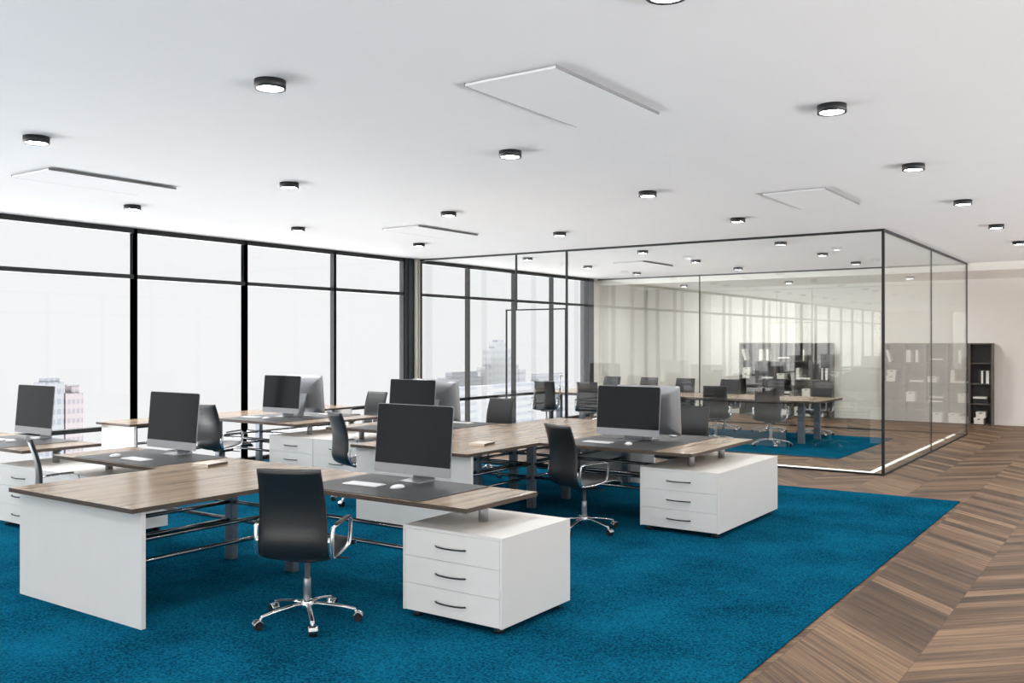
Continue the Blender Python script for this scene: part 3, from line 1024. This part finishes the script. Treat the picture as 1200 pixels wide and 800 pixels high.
def stow(kind, x, y, z, label, group, lean=0.0, lying=False, turn=0.0):
    o = proto[kind]
    if kind in started: o = copy_tree(o)
    started.add(kind)
    o['label'] = label; o['group'] = group
    if lying:
        hw = {'W': .044, 'w': .0275, 't': .0175, 'd': .025}[kind]
        o.rotation_euler = (0, PI / 2, 0)
        o.location = (x - .13, y, z + hw)
    else:
        o.rotation_euler = (0, lean, turn)
        o.location = (x, y, z)
    return o
YC = YS - .17
def fill(key, sfx):
    xs = XS[key]
    g = 'files and boxes on the ' + WHERE[key]
    cx = [xs + i * (BW + .001) for i in range(5)]
    z1, z2, z3, z4 = [s_ + .001 for s_ in (SH[3], SH[2], SH[1], SH[0])]
    def s(*a, **k): stow(a[0], cx[a[1]] + a[2], YC, a[3], a[4] + ', ' + sfx, g, **k)
    s('w', 0, -.075, z1 + .0075, 'leaning white binder on the top shelf', lean=-.27)
    s('W', 1, -.13, z1, 'wide upright white binder on the top shelf')
    s('w', 1, .04, z1, 'narrow upright white binder beside a wide one, top shelf')
    s('d', 2, 0, z1, 'black binder lying under a white one, top shelf', lying=True)
    s('t', 2, .0, z1 + .051, 'white binder lying on a black one, top shelf', lying=True)
    s('t', 3, .03, z1, 'single white binder lying flat, top shelf')
    s('s', 0, -.06, z2, 'lower white box of a stacked pair, second shelf')
    s('s', 0, -.045, z2 + .1255, 'upper white box of a stacked pair, second shelf')
    s('d', 0, .10, z2, 'black binder next to stacked boxes, second shelf', lean=0)
    s('d', 0, .158, z2, 'outer black binder next to stacked boxes, second shelf', lean=0)
    s('t', 1, .03, z2, 'single white binder lying flat, second shelf', lying=True)
    s('s', 2, -.08, z2, 'single low white box, second shelf')
    s('t', 3, -.13, z2, 'outer thin white upright binder of a pair, second shelf')
    s('t', 3, -.092, z2, 'inner thin white upright binder of a pair, second shelf')
    s('t', 3, .05, z2, 'white binder lying beside upright thin ones, second shelf', lying=True)
    s('d', 4, -.02, z2, 'first black upright binder between white ones, second shelf')
    s('t', 4, .026, z2, 'thin white upright binder between black ones, second shelf')
    s('d', 4, .070, z2, 'second black upright binder between white ones, second shelf')
    s('w', 4, .126, z2, 'thick white upright binder at the end, second shelf')
    s('b', 1, -.085, z3, 'tall white box with hand slot, third shelf')
    s('t', 2, -.02, z3, 'lowest white binder of a flat pile, third shelf', lying=True)
    s('d', 2, .01, z3 + .0355, 'black binder in a flat pile, third shelf', lying=True)
    s('t', 2, -.005, z3 + .086, 'top white binder of a flat pile, third shelf', lying=True)
    s('b', 3, .085, z3, 'tall white box near the side board, third shelf')
    s('d', 4, -.01, z3, 'lower black binder of a flat pile, third shelf', lying=True)
    s('d', 4, .0, z3 + .051, 'upper black binder of a flat pile, third shelf', lying=True)
    s('t', 4, -.02, z3 + .102, 'white binder lying on two black ones, third shelf', lying=True)
    s('b', 2, .02, z4, 'tall white box alone, bottom shelf')
    s('b', 3, -.095, z4, 'tall white box beside a low one, bottom shelf')
    s('s', 3, .096, z4, 'low white box beside a tall one, bottom shelf')
    s('s', 4, -.04, z4, 'lower white box of a stacked pair, bottom shelf')
    s('s', 4, .0, z4 + .126, 'upper white box of a stacked pair, bottom shelf')
fill('side', 'bookcase by the side glass')
fill('rear', 'bookcase behind the table')

# ------------------------------------------------------------------ the city outside, its haze put into the pale facade colours
def building(name, label, loc, blocks):
    r = thing(name, label, 'building', loc)
    for nm, mk, x0, x1, y0, y1, z0, z1 in blocks:
        B(mk).box(x0, x1, y0, y1, z0, z1).build(nm, r)
    return r
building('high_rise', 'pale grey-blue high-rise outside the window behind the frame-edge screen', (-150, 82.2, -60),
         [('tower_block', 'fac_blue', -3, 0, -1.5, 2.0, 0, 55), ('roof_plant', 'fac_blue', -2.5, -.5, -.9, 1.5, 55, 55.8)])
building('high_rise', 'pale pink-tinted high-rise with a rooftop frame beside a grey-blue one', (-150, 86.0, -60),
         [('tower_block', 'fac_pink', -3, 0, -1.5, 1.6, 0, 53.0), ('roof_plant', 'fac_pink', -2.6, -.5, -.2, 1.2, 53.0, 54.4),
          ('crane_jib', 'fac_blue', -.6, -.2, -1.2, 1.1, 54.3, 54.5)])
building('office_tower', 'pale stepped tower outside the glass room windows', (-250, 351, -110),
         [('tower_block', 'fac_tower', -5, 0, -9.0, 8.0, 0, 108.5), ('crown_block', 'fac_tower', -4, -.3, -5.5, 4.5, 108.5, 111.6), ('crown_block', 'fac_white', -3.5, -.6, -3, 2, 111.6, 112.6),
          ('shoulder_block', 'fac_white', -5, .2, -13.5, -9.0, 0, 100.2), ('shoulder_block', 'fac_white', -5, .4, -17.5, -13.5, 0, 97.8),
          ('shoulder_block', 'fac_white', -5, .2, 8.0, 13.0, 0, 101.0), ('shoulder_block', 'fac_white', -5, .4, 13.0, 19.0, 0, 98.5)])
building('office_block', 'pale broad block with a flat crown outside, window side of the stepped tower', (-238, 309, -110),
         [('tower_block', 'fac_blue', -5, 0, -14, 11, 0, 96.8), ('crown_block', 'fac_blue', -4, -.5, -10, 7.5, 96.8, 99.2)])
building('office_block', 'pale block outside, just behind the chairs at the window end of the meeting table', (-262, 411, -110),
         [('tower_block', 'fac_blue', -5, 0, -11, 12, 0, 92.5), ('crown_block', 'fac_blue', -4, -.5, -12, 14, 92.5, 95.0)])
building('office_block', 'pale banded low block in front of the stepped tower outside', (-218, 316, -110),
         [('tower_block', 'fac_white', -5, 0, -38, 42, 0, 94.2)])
